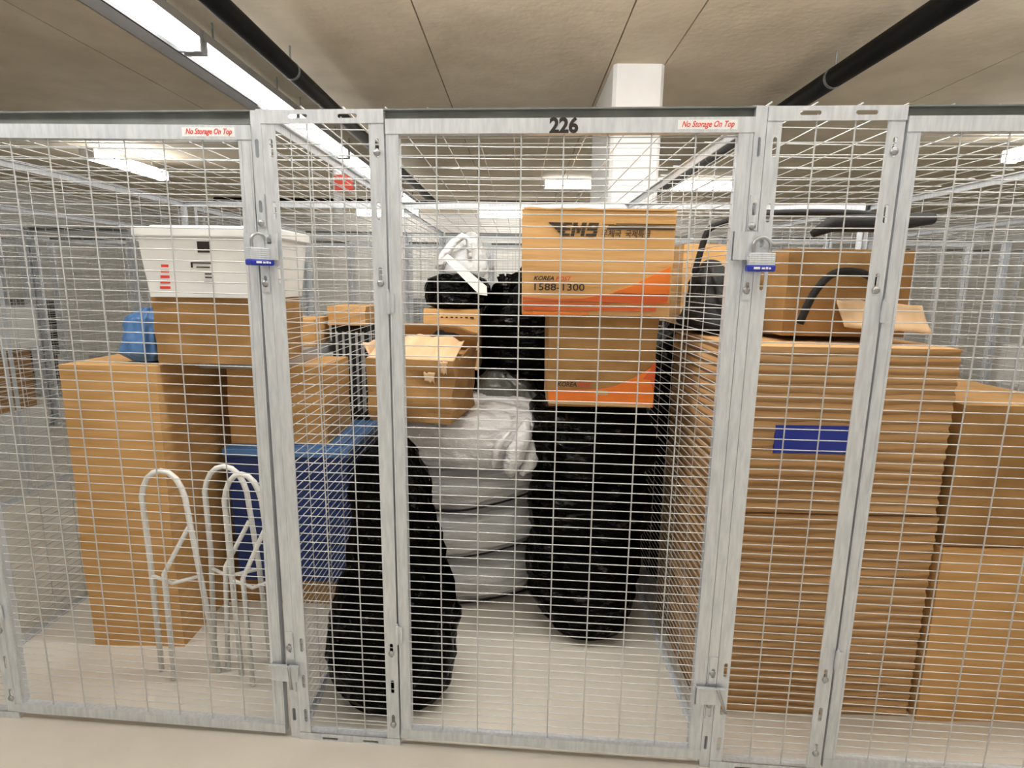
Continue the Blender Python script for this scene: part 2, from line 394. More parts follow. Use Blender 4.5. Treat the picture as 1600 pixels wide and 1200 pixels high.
def cage(name, origin, rz, shear, label, group=None, detail=2, back=True, door_tilt=0):
    root = empty(name, origin, rz); tag(root, label, 'storage cage', group)
    o = part('corner_post', 'post', m_post, root)
    if detail > 1:
        for z in (1.655, 1.485, .30, .185): part('bolt', 'bp%s' % z, bolts([(.014, z)]), o)
    p = part('fixed_panel', 'panel', m_panel, root)
    part('wire_mesh', 'pmesh', m_pmesh, p)
    if detail > 1:
        for z in (1.845, 1.49, .30, .035): part('bolt', 'bf%s' % z, bolts([(.357, z)]), p)
    d = part('door', 'door', m_door, root)
    if door_tilt: d.rotation_euler = (0, door_tilt, 0); d.location = (-1.9*math.sin(door_tilt)*0.9, 0, 0)
    part('wire_mesh', 'dmesh', m_dmesh, d)
    if detail > 1:
        part('hinge', 'hinge', m_hinge, d, loc=(.380, 0, 1.435)); part('hinge', 'hinge', m_hinge, d, loc=(.380, 0, .375))
        part('hasp', 'hasp', m_hasp, d); part('latch_plate', 'latch', m_latch, d); part('latch_pin', 'pin', m_pin, d)
        b1 = part('lock_bracket', 'br1', m_bracket(1.645, 1.735, [1.70]), root); part('lock_bracket', 'br2', m_bracket(1.46, 1.565, [1.49]), root)
        part('lock_bracket', 'br3', m_bracket(.262, .355, [.30]), root); part('lock_bracket', 'br4', m_bracket(.135, .195, [.16]), root)
        part('staple', 'staple', m_staple, root)
    part('top_rail', 'top', m_toprail, root)
    s = part('side_partition', 'side', m_side, root, loc=(.024, .03, 0), rot=(0, 0, -shear)); part('wire_mesh', 'smesh', m_smesh, s)
    r = part('roof_panel', 'roof', m_roof, root, rot=(0, 0, 0)); part('wire_mesh', 'rmesh', m_rmesh, r)
    r.rotation_euler = (0, 0, -shear); r.location = (0.002, .0, 0)
    if back:
        b = part('back_panel', 'back', m_back, root, loc=(.002-math.sin(-shear)*DEPTH, DEPTH, 0)); part('wire_mesh', 'bmesh', m_bmesh, b)
    return root
def F(s, t, z=0):   # a point measured from the cage front line
    return (s*math.cos(BETA)-t*math.sin(BETA), 1.6+s*math.sin(BETA)+t*math.cos(BETA), z)
front = {-2: 'wire mesh storage cage at the left end of the front row', -1: 'wire mesh storage cage holding the white bin, blue bin and bent white tubes',
         0: 'wire mesh storage cage numbered 226 with black bags and brown postal boxes inside', 1: 'wire mesh storage cage holding the tall ridged brown cartons',
         2: 'wire mesh storage cage at the right end of the front row'}
CG = {}
for k in (-2, -1, 0, 1, 2):
    CG[k] = cage('storage_cage', F(-.757+PITCH*k, 0), BETA, BETA, front[k], 'storage cages of the front row', 2, back=(k in (-1, 0, 1)) , door_tilt=.010 if k == -1 else 0)
# rows behind: back to back, then an aisle
bg = None
def back_cage(x, y, rz):
    global bg
    if bg is None:
        bg = cage('storage_cage', (x, y, 0), rz, 0, 'bare wire mesh storage cage in the rows behind the front cages', 'storage cages of the rows behind', 1, back=False)
    else:
        c = copy_tree(bg); c.location = (x, y, 0); c.rotation_euler = (0, 0, rz)
for k in range(-4, 4): back_cage(-.732+PITCH*(k+1), 3.74+DEPTH+.02, math.pi)
for k in range(-5, 5): back_cage(-.732+PITCH*k, 7.0, 0)

# lettering on the doors
door0 = [c for c in CG[0].children if c.name.startswith('door')][0]; doorL = [c for c in CG[-1].children if c.name.startswith('door')][0]
text('cage_number', '226', .052, (.869, -.0078, 1.8945), INK, door0, width=.077, bold=.04, align='CENTER', label='black cage number on the door header')
for dd in (door0, doorL):
    m = MB(); m.box(1.168, 1.322, -.0077, -.0071, 1.900, 1.924); st = m.build('sticker', STICK, dd); st['label'] = 'white sticker with red italic lettering'
    text('lettering', 'No Storage On Top', .021, (1.178, -.0082, 1.9065), REDINK, dd, width=.135, shear=.35, bold=.012, label='red italic lettering')

# padlocks hang from the staples
def padlock(loc, rz, label):
    root = empty('padlock', loc, rz); tag(root, label, 'padlock', 'padlocks on the cage doors')
    root['group'] = 'padlocks on the cage doors'
    m = MB()
    for i in range(6): m.box(-.033, .033, -.014, .014, -.032+i*.0055, -.0272+i*.0055)
    m.box(-.032, .032, -.013, .013, -.032, .001); m.build('body', ZINC, root, bevel=.001)
    m = MB(); m.box(-.036, .036, -.017, .017, -.048, -.030); bu = m.build('bumper', LOCKB, root, bevel=.005); bu['label'] = 'blue vinyl bumper'
    t = MB()
    for x0, x1, h in ((-.020, -.004, .006), (.000, .008, .005), (.010, .016, .006), (.018, .023, .005)): t.box(x0, x1, -.0176, -.0168, -.042, -.042+h)
    t.build('lettering', STICK, root)
    m = MB(); pts = [(-.021, 0, -.005), (-.021, 0, .016)]+[(.021*math.cos(q), 0, .020+.021*math.sin(q)) for q in [math.pi-math.pi*k/10 for k in range(11)]]+[(.021, 0, .016), (.021, 0, -.005)]
    m.tube(pts, .0045, 10); m.build('shackle', BOLT, root, smooth=True)
    return root
padlock(F(.648, -.030, 1.583), BETA+R(-6), 'laminated padlock with a blue bumper on cage 226')
padlock(F(-.742, -.030, 1.583), BETA+R(58), 'laminated padlock with a blue bumper on the left cage door, turned sideways')

# ------------------------------------------------------------------ bags
def nz(x, y, k=1, s=0): return noise.noise(Vector((x*k+s, y*k, s*1.7)))
def fbm(v): return noise.fractal(v, .6, 2.1, 4)
def bag(name, label, cx, cy, prof, material, seed, amp=.02, rings=56, seg=84, sq=2.4, fold=.008, tilt=(0, 0, 0), group=None, foldn=9, parent=None, cat='bag', gather=False):
    """prof: (z, rx, ry, dx, dy)"""
    z0, z1 = prof[0][0], prof[-1][0]; H = z1-z0
    def at(z):
        for a, b in zip(prof, prof[1:]):
            if z <= b[0]:
                t = (z-a[0])/max(1e-6, b[0]-a[0]); t = t*t*(3-2*t) if True else t
                return [a[i]+(b[i]-a[i])*t for i in range(1, 5)]
        return list(prof[-1][1:])
    vs = []; o3 = Vector((seed*13.1, seed*7.7, seed*3.3))
    for i in range(rings+1):
        t = i/rings; tt = .5-.5*math.cos(math.pi*t); z = z0+H*tt
        rx, ry, dx, dy = at(z)
        for k in range(seg):
            q = 2*math.pi*k/seg; c, s = math.cos(q), math.sin(q)
            e = 2/sq; px = math.copysign(abs(c)**e, c); py = math.copysign(abs(s)**e, s)
            n1 = fbm(Vector((c*1.6, s*1.6, z*4.5))+o3)
            n2 = 1-abs(noise.noise(Vector((c*foldn*.5+z*2.5, s*foldn*.5, z*foldn*.7))+o3))*2
            n3 = 1-abs(noise.noise(Vector((c*foldn, s*foldn, z*6))+o3*2))*2
            d = amp*n1+fold*(n2*.7+n3*.5)
            edge = min(1, 3*min(t, 1-t)+.25)
            d *= edge
            vs.append(Vector((dx+(rx+d)*px, dy+(ry+d)*py, z+fold*.8*n2*(0 if i == 0 else 1)*(t if t > .5 else .2))))
    fs = [(i*seg+k, i*seg+(k+1) % seg, (i+1)*seg+(k+1) % seg, (i+1)*seg+k) for i in range(rings) for k in range(seg)]
    # caps
    for base, ring in ((z0, 0), (z1, rings)):
        prev = [ring*seg+k for k in range(seg)]
        cen = sum((vs[j] for j in prev), Vector())/seg
        for sc_ in (.6, .25):
            cur = []
            for j in prev[:]:
                src = vs[ring*seg+(j % seg if j < (rings+1)*seg else (j-(rings+1)*seg) % seg)]
                p = cen+(src-cen)*sc_
                p.z = cen.z+(.012*noise.noise(p*14+o3) if ring else 0)+(.01*(1-sc_) if ring else 0)
                cur.append(len(vs)); vs.append(p)
            for k in range(seg):
                a, b, c2, d2 = prev[k], prev[(k+1) % seg], cur[(k+1) % seg], cur[k]
                fs.append((a, b, c2, d2) if ring else (d2, c2, b, a))
            prev = cur
        vs.append(cen.copy()); ci = len(vs)-1
        for k in range(seg): fs.append((prev[k], prev[(k+1) % seg], ci))
    mb = MB(); mb.v = [tuple(v) for v in vs]; mb.f = fs
    o = mb.build(name, material, parent, smooth=True)
    o.location = (cx, cy, 0); 
    if any(tilt):
        mid = Vector((0, 0, z0)); M4 = Matrix.Translation(mid) @ Matrix.Rotation(tilt[0], 4, 'X') @ Matrix.Rotation(tilt[1], 4, 'Y') @ Matrix.Rotation(tilt[2], 4, 'Z') @ Matrix.Translation(-mid)
        o.data.transform(M4)
    if label: tag(o, label, cat, group)
    return o
def knot(mb, p, h, r, n=9, seed=0, lean=(0, 0)):
    """gathered neck of a tied bag"""
    rnd = random.Random(seed); p = Vector(p)
    for k in range(n):
        q = 2*math.pi*k/n
        e = Vector((math.cos(q)*r*rnd.uniform(.8, 1.6)+lean[0], math.sin(q)*r*rnd.uniform(.8, 1.6)+lean[1], h*rnd.uniform(.7, 1.1)))
        mb.tube([p+Vector((math.cos(q)*r, math.sin(q)*r, -.02)), p+Vector((math.cos(q)*r*.2, math.sin(q)*r*.2, h*.3)), p+e], .01, 6, rs=[.018, .008, .014])

# tall lumpy bag in the left front corner of cage 226
b = bag('garbage_bag', 'tall lumpy black plastic bag on the floor behind the fixed panel of cage 226', -.460, 1.905,
    [(FZ+.001, .18, .16, .0, .0), (.03, .225, .19, .0, 0), (.15, .240, .20, .01, 0), (.30, .225, .19, .01, .0), (.50, .18, .16, .015, .02), (.72, .14, .13, .0, .05), (.84, .10, .10, -.01, .07), (.93, .04, .05, 0, .09)],
    BAG2, 1, amp=.03, fold=.006, foldn=8, sq=2.2)
# right stack of three black bags carrying the cartons
bag('garbage_bag', 'black plastic bag on the floor at the bottom of the stack under the postal boxes', .315, 2.44,
    [(FZ+.001, .17, .24, .015, 0), (.02, .215, .28, .01, 0), (.12, .25, .29, .0, 0), (.26, .255, .28, 0, 0), (.36, .235, .26, 0, 0), (.40, .18, .22, 0, 0)], BAG, 2, amp=.03, fold=.007, foldn=6)
bag('garbage_bag', 'black plastic bag in the middle of the stack under the postal boxes', .325, 2.45,
    [(.375, .18, .2, 0, 0), (.42, .255, .27, 0, 0), (.53, .275, .29, 0, 0), (.63, .26, .28, 0, 0), (.69, .2, .23, 0, 0)], BAG, 3, amp=.03, fold=.007, foldn=6)
bag('garbage_bag', 'creased black plastic bag directly under the smaller postal box', .33, 2.44,
    [(.665, .18, .2, 0, 0), (.72, .26, .27, 0, 0), (.83, .275, .29, 0, 0), (.93, .25, .28, 0, 0), (1.0, .21, .23, 0, 0), (1.016, .15, .18, 0, 0)], BAG, 4, amp=.03, fold=.010, foldn=6)
# stack of silver white bags
SG = 'silver white bags in the stack'
def pillow(z0, z1, rx, ry):
    h = z1-z0
    return [(z0, rx*.66, ry*.62, 0, 0), (z0+h*.12, rx*.85, ry*.84, 0, 0), (z0+h*.32, rx*.98, ry*.98, 0, 0), (z0+h*.55, rx, ry, 0, 0), (z0+h*.78, rx*.96, ry*.95, 0, 0), (z0+h*.93, rx*.82, ry*.8, 0, 0), (z1, rx*.62, ry*.6, 0, 0)]
sb1 = bag('storage_bag', 'silver grey plastic bag on the floor at the bottom of the pale stack', -.165, 2.74, pillow(FZ+.001, .205, .40, .31), SILV, 5, amp=.018, fold=.008, foldn=4, tilt=(0, R(-1), R(22)), group=SG)
sb2 = bag('storage_bag', 'silver grey plastic bag second from the bottom with a black tied tail', -.155, 2.72, pillow(.200, .455, .40, .31), SILV, 6, amp=.018, fold=.006, foldn=4, tilt=(0, R(-9), R(20)), group=SG)
sb3 = bag('storage_bag', 'slumped silver grey plastic bag third from the bottom of the pale stack', -.17, 2.70, pillow(.45, .668, .385, .31), SILV, 7, amp=.018, fold=.006, foldn=4, tilt=(0, R(-8), R(18)), group=SG)
sb4 = bag('storage_bag', 'crinkled bright white plastic bag under the open cardboard box', -.23, 2.62, pillow(.66, .93, .40, .34), SILVW, 8, amp=.03, fold=.014, foldn=6, tilt=(0, R(1), R(6)), group=SG)
def piping(parent, z0, dz, rx, ry, tilt):
    pts = []
    for k in range(73):
        q = 2*math.pi*k/72; c, s_ = math.cos(q), math.sin(q); e = 2/2.4
        pts.append((rx*math.copysign(abs(c)**e, c), ry*math.copysign(abs(s_)**e, s_), z0+dz+.006*math.sin(3*q+z0*9)))
    m = MB(); m.tube(pts, .0045, 6, cap=False); o = m.build('dark_piping', BFAB, parent, smooth=True)
    mid = Vector((0, 0, z0)); o.data.transform(Matrix.Translation(mid) @ Matrix.Rotation(tilt[0], 4, 'X') @ Matrix.Rotation(tilt[1], 4, 'Y') @ Matrix.Rotation(tilt[2], 4, 'Z') @ Matrix.Translation(-mid))
piping(sb1, FZ+.001, .016, .345, .268, (0, R(-1), R(22)))
piping(sb2, .2, .035, .368, .284, (0, R(-9), R(20)))
piping(sb3, .45, .03, .352, .284, (0, R(-8), R(18)))
def lobe(parent, name, pts, rs, material, flat=.5):
    m = MB(); pp = []; rr = []
    P = [Vector(p) for p in pts]
    for i in range(len(P)-1):
        for k in range(6):
            t = k/6; pp.append(P[i].lerp(P[i+1], t)+Vector((.006*nz(i+t, 0, 2, 1), 0, .004*nz(i+t, 1, 3, 2)))); rr.append(rs[i]+(rs[i+1]-rs[i])*t)
    pp.append(P[-1]); rr.append(rs[-1])
    m.tube(pp, 0, 14, rs=rr); o = m.build(name, material, parent, smooth=True)
    o.location = -Vector(parent.location)
    return o
lobe(sb4, 'folded_tail', [(.045, 2.34, .915), (.03, 2.30, .86), (-.005, 2.275, .78), (-.03, 2.275, .71), (-.02, 2.29, .675)], [.012, .036, .044, .034, .012], SILVW)
lobe(sb4, 'folded_tail', [(.06, 2.36, .88), (.075, 2.34, .80), (.055, 2.33, .72), (.02, 2.31, .67)], [.012, .034, .036, .012], SILVW)
lobe(sb4, 'folded_tail', [(-.03, 2.27, .88), (-.09, 2.25, .80), (-.10, 2.255, .72)], [.008, .02, .008], SILVW)
lobe(sb2, 'tied_tail', [(.09, 2.50, .52), (.12, 2.47, .42), (.135, 2.47, .32), (.11, 2.49, .25)], [.014, .042, .046, .012], SILV)
lobe(sb2, 'tie_string', [(.075, 2.44, .42), (.10, 2.415, .35), (.13, 2.41, .30), (.155, 2.43, .28)], [.004, .005, .005, .003], BFAB)
lobe(sb2, 'tie_string', [(.10, 2.45, .45), (.115, 2.42, .38), (.14, 2.415, .33)], [.003, .005, .003], BFAB)
bag('storage_bag', 'smoky grey bag slumped behind the white bag', -.065, 2.90, [(.62, .14, .16, 0, 0), (.75, .185, .19, .02, 0), (.88, .175, .18, .01, 0), (.97, .14, .15, -.01, 0), (1.03, .07, .09, -.03, 0)], GREYB, 9, amp=.02, fold=.012, foldn=6)
# black bags at the back
BGp = 'black bags at the back of cage 226'
bag('garbage_bag', 'black plastic bag on the floor behind the gap between the two stacks', .10, 3.15, [(FZ+.001, .2, .18, 0, 0), (.05, .28, .24, 0, 0), (.3, .30, .25, 0, 0), (.5, .22, .2, 0, 0)], BAG, 10, group=BGp)
bag('garbage_bag', 'black plastic bag halfway up behind the smoky grey bag', .13, 3.10, [(.46, .2, .18, 0, 0), (.55, .28, .25, 0, 0), (.8, .30, .26, 0, 0), (1.0, .26, .24, 0, 0), (1.06, .18, .18, 0, 0)], BAG, 11, group=BGp)
bk = bag('garbage_bag', 'knotted black plastic bag left of the large postal box', .10, 2.98, [(1.03, .18, .18, 0, 0), (1.12, .27, .24, 0, 0), (1.30, .29, .26, 0, 0), (1.46, .25, .22, .02, 0), (1.56, .15, .15, .06, 0), (1.61, .05, .06, .1, 0)], BAG, 12, fold=.02)
mk = MB(); knot(mk, (-.17, -.16, .0), .13, .022, seed=3); k2 = mk.build('tied_neck', BAG, bk, smooth=True); k2.location = (0, -.04, 1.40)
m = MB(); m.tube([(.02, 2.72, 1.535), (.05, 2.74, 1.57), (.09, 2.78, 1.60), (.15, 2.80, 1.60)], .02, 8, rs=[.008, .018, .03, .02]); tag(m.build('red_cloth', RED, smooth=True), 'red cloth poking out behind the large postal box', 'cloth')
bag('garbage_bag', 'narrow black plastic bag wedged between the small cardboard box and the knotted bag', -.19, 3.25, [(FZ+.001, .08, .12, 0, 0), (.1, .115, .15, 0, 0), (.8, .12, .15, 0, 0), (1.25, .11, .14, 0, 0), (1.38, .06, .08, 0, 0)], BAG, 16, amp=.012, fold=.006)
# support behind: black bag, carton, flat bag, clear bag, white board
bag('garbage_bag', 'black plastic bag hidden low behind the open cardboard box', -.46, 3.10, [(FZ+.001, .17, .17, 0, 0), (.1, .22, .22, 0, 0), (.6, .23, .23, 0, 0), (1.0, .2, .2, 0, 0), (1.06, .15, .15, 0, 0)], BAG, 13, group=BGp)

# ------------------------------------------------------------------ cartons
def carton(name, label, x0, x1, y0, y1, z0, z1, material, rz=0, taper=0, sag=.004, cell=.03, ridge=0, seed=1, group=None, bev=.004, cat='box'):
    """carton with slightly bowed faces, its origin at the middle of its base"""
    cx, cy = (x0+x1)/2, (y0+y1)/2; W, D, H = x1-x0, y1-y0, z1-z0
    bm = bmesh.new(); bmesh.ops.create_cube(bm, size=1)
    n = max(3, int(max(W, H)/cell))
    bmesh.ops.subdivide_edges(bm, edges=bm.edges[:], cuts=n, use_grid_fill=True)
    o3 = Vector((seed*5.1, seed*2.3, 0))
    for v in bm.verts:
        x, y, z = v.co; u = Vector((x, y, z))
        bowx = 1+sag*6*(1-(2*z)**2)*(.5-abs(y)) ; bowy = 1+sag*6*(1-(2*z)**2)*(.5-abs(x))*2
        nn = noise.noise(u*3+o3)*sag*1.5
        rdg = 0
        if ridge:
            zz = (z+.5)*H
            rdg = ridge*(math.sin(zz*2*math.pi/.040+1.6*noise.noise(Vector((x*3, y*2, zz*3))+o3)+x*1.5)*.6+.9*noise.noise(Vector((x*2, zz*30, y*2))+o3))
        k = 1-taper*(.5-z)
        v.co = (x*W*bowx*k+nn*(1 if abs(abs(x)-.5) < 1e-4 else 0)+(rdg if abs(abs(x)-.5) < 1e-4 else 0)*math.copysign(1, x),
                y*D*bowy+nn*(1 if abs(abs(y)-.5) < 1e-4 else 0)+(rdg if abs(abs(y)-.5) < 1e-4 else 0)*math.copysign(1, y), (z+.5)*H)
    me = bpy.data.meshes.new(name); bm.to_mesh(me); bm.free(); me.materials.append(material)
    me.polygons.foreach_set('use_smooth', [False]*len(me.polygons))
    if ridge: me.shade_smooth_by_angle(angle=R(50)) if hasattr(me, 'shade_smooth_by_angle') else None
    o = bpy.data.objects.new(name, me); link(o); o.location = (cx, cy, z0); o.rotation_euler = (0, 0, rz)
    if label: tag(o, label, cat, group)
    return o
def print_poly(parent, name, pts, y, material, label=None):
    m = MB(); n = len(pts)
    m.add([(x, y, z) for x, z in pts]+[(x, y+.004, z) for x, z in pts], [tuple(range(n)), tuple(range(2*n-1, n-1, -1))]+[(i, (i+1) % n, (i+1) % n+n, i+n) for i in range(n)])
    o = m.build(name, material, parent)
    if label: o['label'] = label
    return o
# large postal box
E = carton('postal_box', 'large brown postal carton with black winged lettering and orange swoosh on top', .006, .566, 2.10, 2.50, 1.378, 1.760, CARD, sag=.0015, taper=.02, seed=3)
FY = -.2055
def ze(px, py): return ((px-770)/1475*.56, .382-(py-48)/1095*.382)   # from a point of the box print, in 1600 wide units
def strip(name, pts, mt, lab=None, y=FY): return print_poly(E, name, [ze(*p) for p in pts], y, mt, lab)
strip('orange_print', [(1478, 615), (1478, 925), (1230, 905), (1000, 895), (930, 890), (1100, 830), (1200, 770), (1330, 695)], ORANGE, 'bright orange swoosh')
strip('red_band', [(50, 955), (350, 972), (640, 960), (860, 912), (1470, 905), (1465, 1000), (1200, 1012), (900, 995), (50, 985)], ORANGE2, 'red orange swoosh band')
strip('red_band', [(50, 1003), (500, 1008), (900, 1015), (900, 1022), (50, 1028)], ORANGE2, 'thin red orange stripe', FY-.0002)
strip('red_band', [(50, 1055), (700, 1062), (1360, 1050), (1360, 1085), (50, 1092)], ORANGE2, 'lower red orange stripe')
strip('orange_print', [(50, 1108), (700, 1112), (700, 1135), (50, 1138)], ORANGE)
# winged EMS mark, cut by thin gaps like speed lines
for i in range(5):
    y0 = 180+i*27.5; y1 = y0+20; xl = 285+i*27
    strip('wing_stripe', [(xl, y0), (425-i*5, y0), (421-i*5, y1), (xl+18, y1)], INK)
def italic(px, py, k=.18): return (px-(py-180)*k, py)
def bars(segs):
    for (xa, xb, ya, yb) in segs:
        strip('lettering', [italic(xa, ya), italic(xb, ya), italic(xb, yb), italic(xa, yb)], INK)
L5 = [(180, 200), (208, 228), (236, 256), (264, 284), (291, 315)]
E_ = [[(432, 512)], [(432, 462)], [(432, 506)], [(432, 462)], [(432, 512)]]
M_ = [[(524, 566), (606, 652)], [(524, 574), (600, 652)], [(524, 556), (566, 608), (618, 652)], [(524, 556), (574, 602), (618, 652)], [(524, 556), (618, 652)]]
S_ = [[(674, 768)], [(668, 706), (742, 772)], [(668, 766)], [(734, 772)], [(668, 768)]]
for row, (ya, yb) in enumerate(L5):
    for letter in (E_, M_, S_):
        for a, c in letter[row]: bars([(a, c, ya, yb)])
strip('rule_line', [(930, 185), (1500, 183), (1500, 189), (930, 192)], INK); strip('rule_line', [(860, 204), (1500, 204), (1498, 222), (854, 224)], INK); strip('rule_line', [(845, 233), (1496, 233), (1495, 241), (842, 242)], INK)
strip('rule_line', [(800, 190), (920, 190), (918, 195), (798, 195)], INK)
x, z = ze(790, 318); text('lettering', '우체국', .030, (x, FY-.0005, z), INK, E, width=.072, shear=.1, bold=.01)
x, z = ze(1018, 318); text('lettering', '국제특급', .030, (x, FY-.0005, z), INK, E, width=.092, shear=.1, bold=.01)
x, z = ze(150, 775); text('lettering', 'KOREA', .0215, (x, FY-.0005, z), INK, E, width=.075, shear=.3, bold=.025)
x, z = ze(365, 778); text('lettering', 'POST', .0215, (x, FY-.0005, z), REDPOST, E, width=.058, shear=.3, bold=.008, label='orange red lettering')
x, z = ze(138, 880); text('lettering', '1588-1300', .036, (x, FY-.0005, z), INK, E, width=.186, bold=.008)
# tape and torn top edge
m = MB(); m.box(-.26, .262, -.206, -.10, .3805, .384); m.build('top_tape', TAPE, E)
m = MB()
fl = []
for i in range(25):
    t = i/24; fl.append((-.275+.55*t, -.203, .384+.004*noise.noise(Vector((t*9, 0, 0)))+.003)); 
for a, b_ in zip(fl, fl[1:]):
    m.add([a, b_, (b_[0], .0, b_[2]+.012), (a[0], .0, a[2]+.012), (a[0], a[1], a[2]-.006), (b_[0], b_[1], b_[2]-.006), (b_[0], .0, b_[2]+.006), (a[0], .0, a[2]+.006)],
          [(0, 1, 2, 3), (7, 6, 5, 4), (0, 4, 5, 1), (3, 2, 6, 7), (0, 3, 7, 4), (1, 5, 6, 2)])
m.build('top_flap', CARD, E)
# smaller postal box
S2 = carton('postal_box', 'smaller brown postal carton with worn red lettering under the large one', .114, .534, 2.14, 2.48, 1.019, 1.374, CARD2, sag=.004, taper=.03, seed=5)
def s2(px, py): return ((px-735)/1225*.42, .355-(py-70)/1065*.355)
def st2(name, pts, mt, lab=None, y=-.1775): return print_poly(S2, name, [s2(*p) for p in pts], y, mt, lab)
st2('orange_print', [(1340, 610), (1335, 1130), (1000, 1095), (140, 1070), (135, 940), (700, 925), (900, 880), (1100, 780), (1230, 700)], ORANGE, 'worn orange swoosh')
st2('red_patch', [(1300, 610), (1338, 600), (1335, 960), (1290, 800), (1200, 790), (1280, 680)], ORANGE2, y=-.178)
st2('tape_mark', [(670, 930), (815, 935), (815, 985), (670, 985)], TAPE, y=-.1782)
st2('bottom_wear', [(140, 1065), (1310, 1100), (1305, 1130), (150, 1098)], TAPE, 'pale worn bottom edge', y=-.1784)
x, z = s2(235, 890); text('lettering', 'KOREA', .025, (x, -.1785, z), INK, S2, width=.075, bold=.02, shear=.15)
x, z = s2(470, 895); text('lettering', 'POST', .025, (x, -.1785, z), REDPOST, S2, width=.050, bold=.01, shear=.15, label='worn red lettering')
m = MB(); m.box(-.19, .19, -.172, -.1695+.0, .33, .352)
# open cardboard box on the white bag
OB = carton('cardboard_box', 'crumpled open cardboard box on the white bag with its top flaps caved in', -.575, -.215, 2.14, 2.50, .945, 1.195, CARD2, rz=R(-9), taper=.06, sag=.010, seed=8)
def sheet(parent, name, f, nu, nv, material, th=.004, label=None, loc=None, rot=None):
    m = MB(); P = [[Vector(f(i/nu, j/nv)) for i in range(nu+1)] for j in range(nv+1)]
    vs = [p for r_ in P for p in r_]; fs = [(j*(nu+1)+i, j*(nu+1)+i+1, (j+1)*(nu+1)+i+1, (j+1)*(nu+1)+i) for j in range(nv) for i in range(nu)]
    m.add(vs, fs); o = m.build(name, material, parent, smooth=True)
    s = o.modifiers.new('s', 'SOLIDIFY'); s.thickness = th; s.offset = 0
    if label: o['label'] = label
    if loc: o.location = loc
    if rot: o.rotation_euler = rot
    return o
def nz(x, y, k=1, s=0): return noise.noise(Vector((x*k+s, y*k, s*1.7)))
sheet(OB, 'front_flap', lambda u, v: (-.178+.356*u-.02*v*(u-.5), -.182+.20*v, .250+.075*v+.010*nz(u*9, v, 1, 3)*(.2+v)+(.004*math.sin(u*17+1)*v)+.008*nz(u*3, v*2, 1, 31)*v-(.03*v*max(0, u-.62))), 40, 10, CARDL, label='pale wrinkled front flap')
sheet(OB, 'rear_flap', lambda u, v: (-.165+.345*u+.03*v*u, .17-.07*v+.03*math.sin(u*3), .250+.125*v-.04*v*u*u+.02*nz(u*4, v, 1, 9)), 24, 8, CARD2, label='rear flap standing up')
sheet(OB, 'side_flap', lambda u, v: (-.178-.03*v, -.15+.32*u, .249+.055*v+.01*nz(u*5, v, 1, 4)), 16, 6, CARDL)
sheet(OB, 'side_flap', lambda u, v: (.178+.005*v, -.12+.30*u, .245+.03*v*math.sin(u*math.pi)+.008*nz(u*9, v, 1, 14)), 16, 6, CARD2)
m = MB(); pts = [(.005, .322), (.03, .345), (.05, .343), (.06, .335), (.10, .333), (.125, .324), (.06, .318)]; m.add([(x, .085, z) for x, z in pts]+[(x, .10, z) for x, z in pts], [tuple(range(7)), tuple(range(13, 6, -1))]); m.build('hole_shade', BFAB, OB)  # dark sheet before the rear flap stands in for shade in the hole
for (x0, x1, z0, z1) in ((.06, .10, .165, .205), (.125, .15, .2, .25)):
    sheet(OB, 'torn_patch', lambda u, v: (x0+(x1-x0)*u+.006*nz(u*4, v*4, 1, 2), -.187-.006*abs(nz(u*5, v*5, 1, 6)), z0+(z1-z0)*v+.008*nz(u*5, v, 1, 5)), 6, 6, CARDL)
# lettering strip printed on the white bag below the box
pb = carton('cardboard_box', 'small cardboard box behind the open box with a black bag on it', -.47, -.20, 2.74, 3.02, 1.062, 1.362, CARD, sag=.003, seed=11)
m = MB(); rnd = random.Random(4)
for i in range(7): m.box(-.05+i*.024, -.05+i*.024+rnd.uniform(.010, .019), -.1435, -.141, .258, .264)
m.build('lettering', INK, pb)
bag('garbage_bag', 'flattened shiny black bag lying on the small cardboard box', -.315, 2.88, [(1.364, .12, .12, 0, 0), (1.385, .155, .15, 0, 0), (1.45, .16, .15, 0, 0), (1.50, .14, .14, 0, 0), (1.525, .09, .1, 0, 0)], BAG, 14, fold=.012, amp=.015)
cb = bag('clear_bag', 'clear crumpled plastic bag peaking above the black bags', -.285, 2.90, [(1.52, .10, .10, 0, 0), (1.55, .125, .11, 0, 0), (1.62, .10, .09, .01, 0), (1.68, .055, .05, .03, 0), (1.72, .03, .03, .035, 0), (1.735, .012, .012, .035, 0)], CLEAR, 15, fold=.012, amp=.02, rings=36, seg=48)
m = MB(); m.tube([(-.40, 2.80, 1.55), (-.375, 2.80, 1.62), (-.33, 2.79, 1.68), (-.28, 2.79, 1.715), (-.25, 2.79, 1.70), (-.245, 2.79, 1.60)], .018, 8, rs=[.02, .024, .02, .018, .018, .012])
m.build('rolled_edge', SILVW, cb, smooth=True); cb.children[0].location = (.285, -2.90, 0)
m = MB(); m.v = []; 
d = Vector((.19, 0, -.17)).normalized(); nrm = Vector((d.z, 0, -d.x))
p0 = Vector((-.355, 2.70, 1.615)); p1 = Vector((-.175, 2.70, 1.455)); wv = nrm*.022
q = [p0-wv*.7, p0+wv*.7, p1+wv*1.2, p1+d*.03+wv*.2, p1-wv*1.2]
m.add(q+[a+Vector((0, .012, 0)) for a in q], [(0, 1, 2, 3, 4), (9, 8, 7, 6, 5)]+[(i, (i+1) % 5, (i+1) % 5+5, i+5) for i in range(5)])
tag(m.build('white_board', WPLAS), 'white strip of board leaning across the clear bag', 'board')

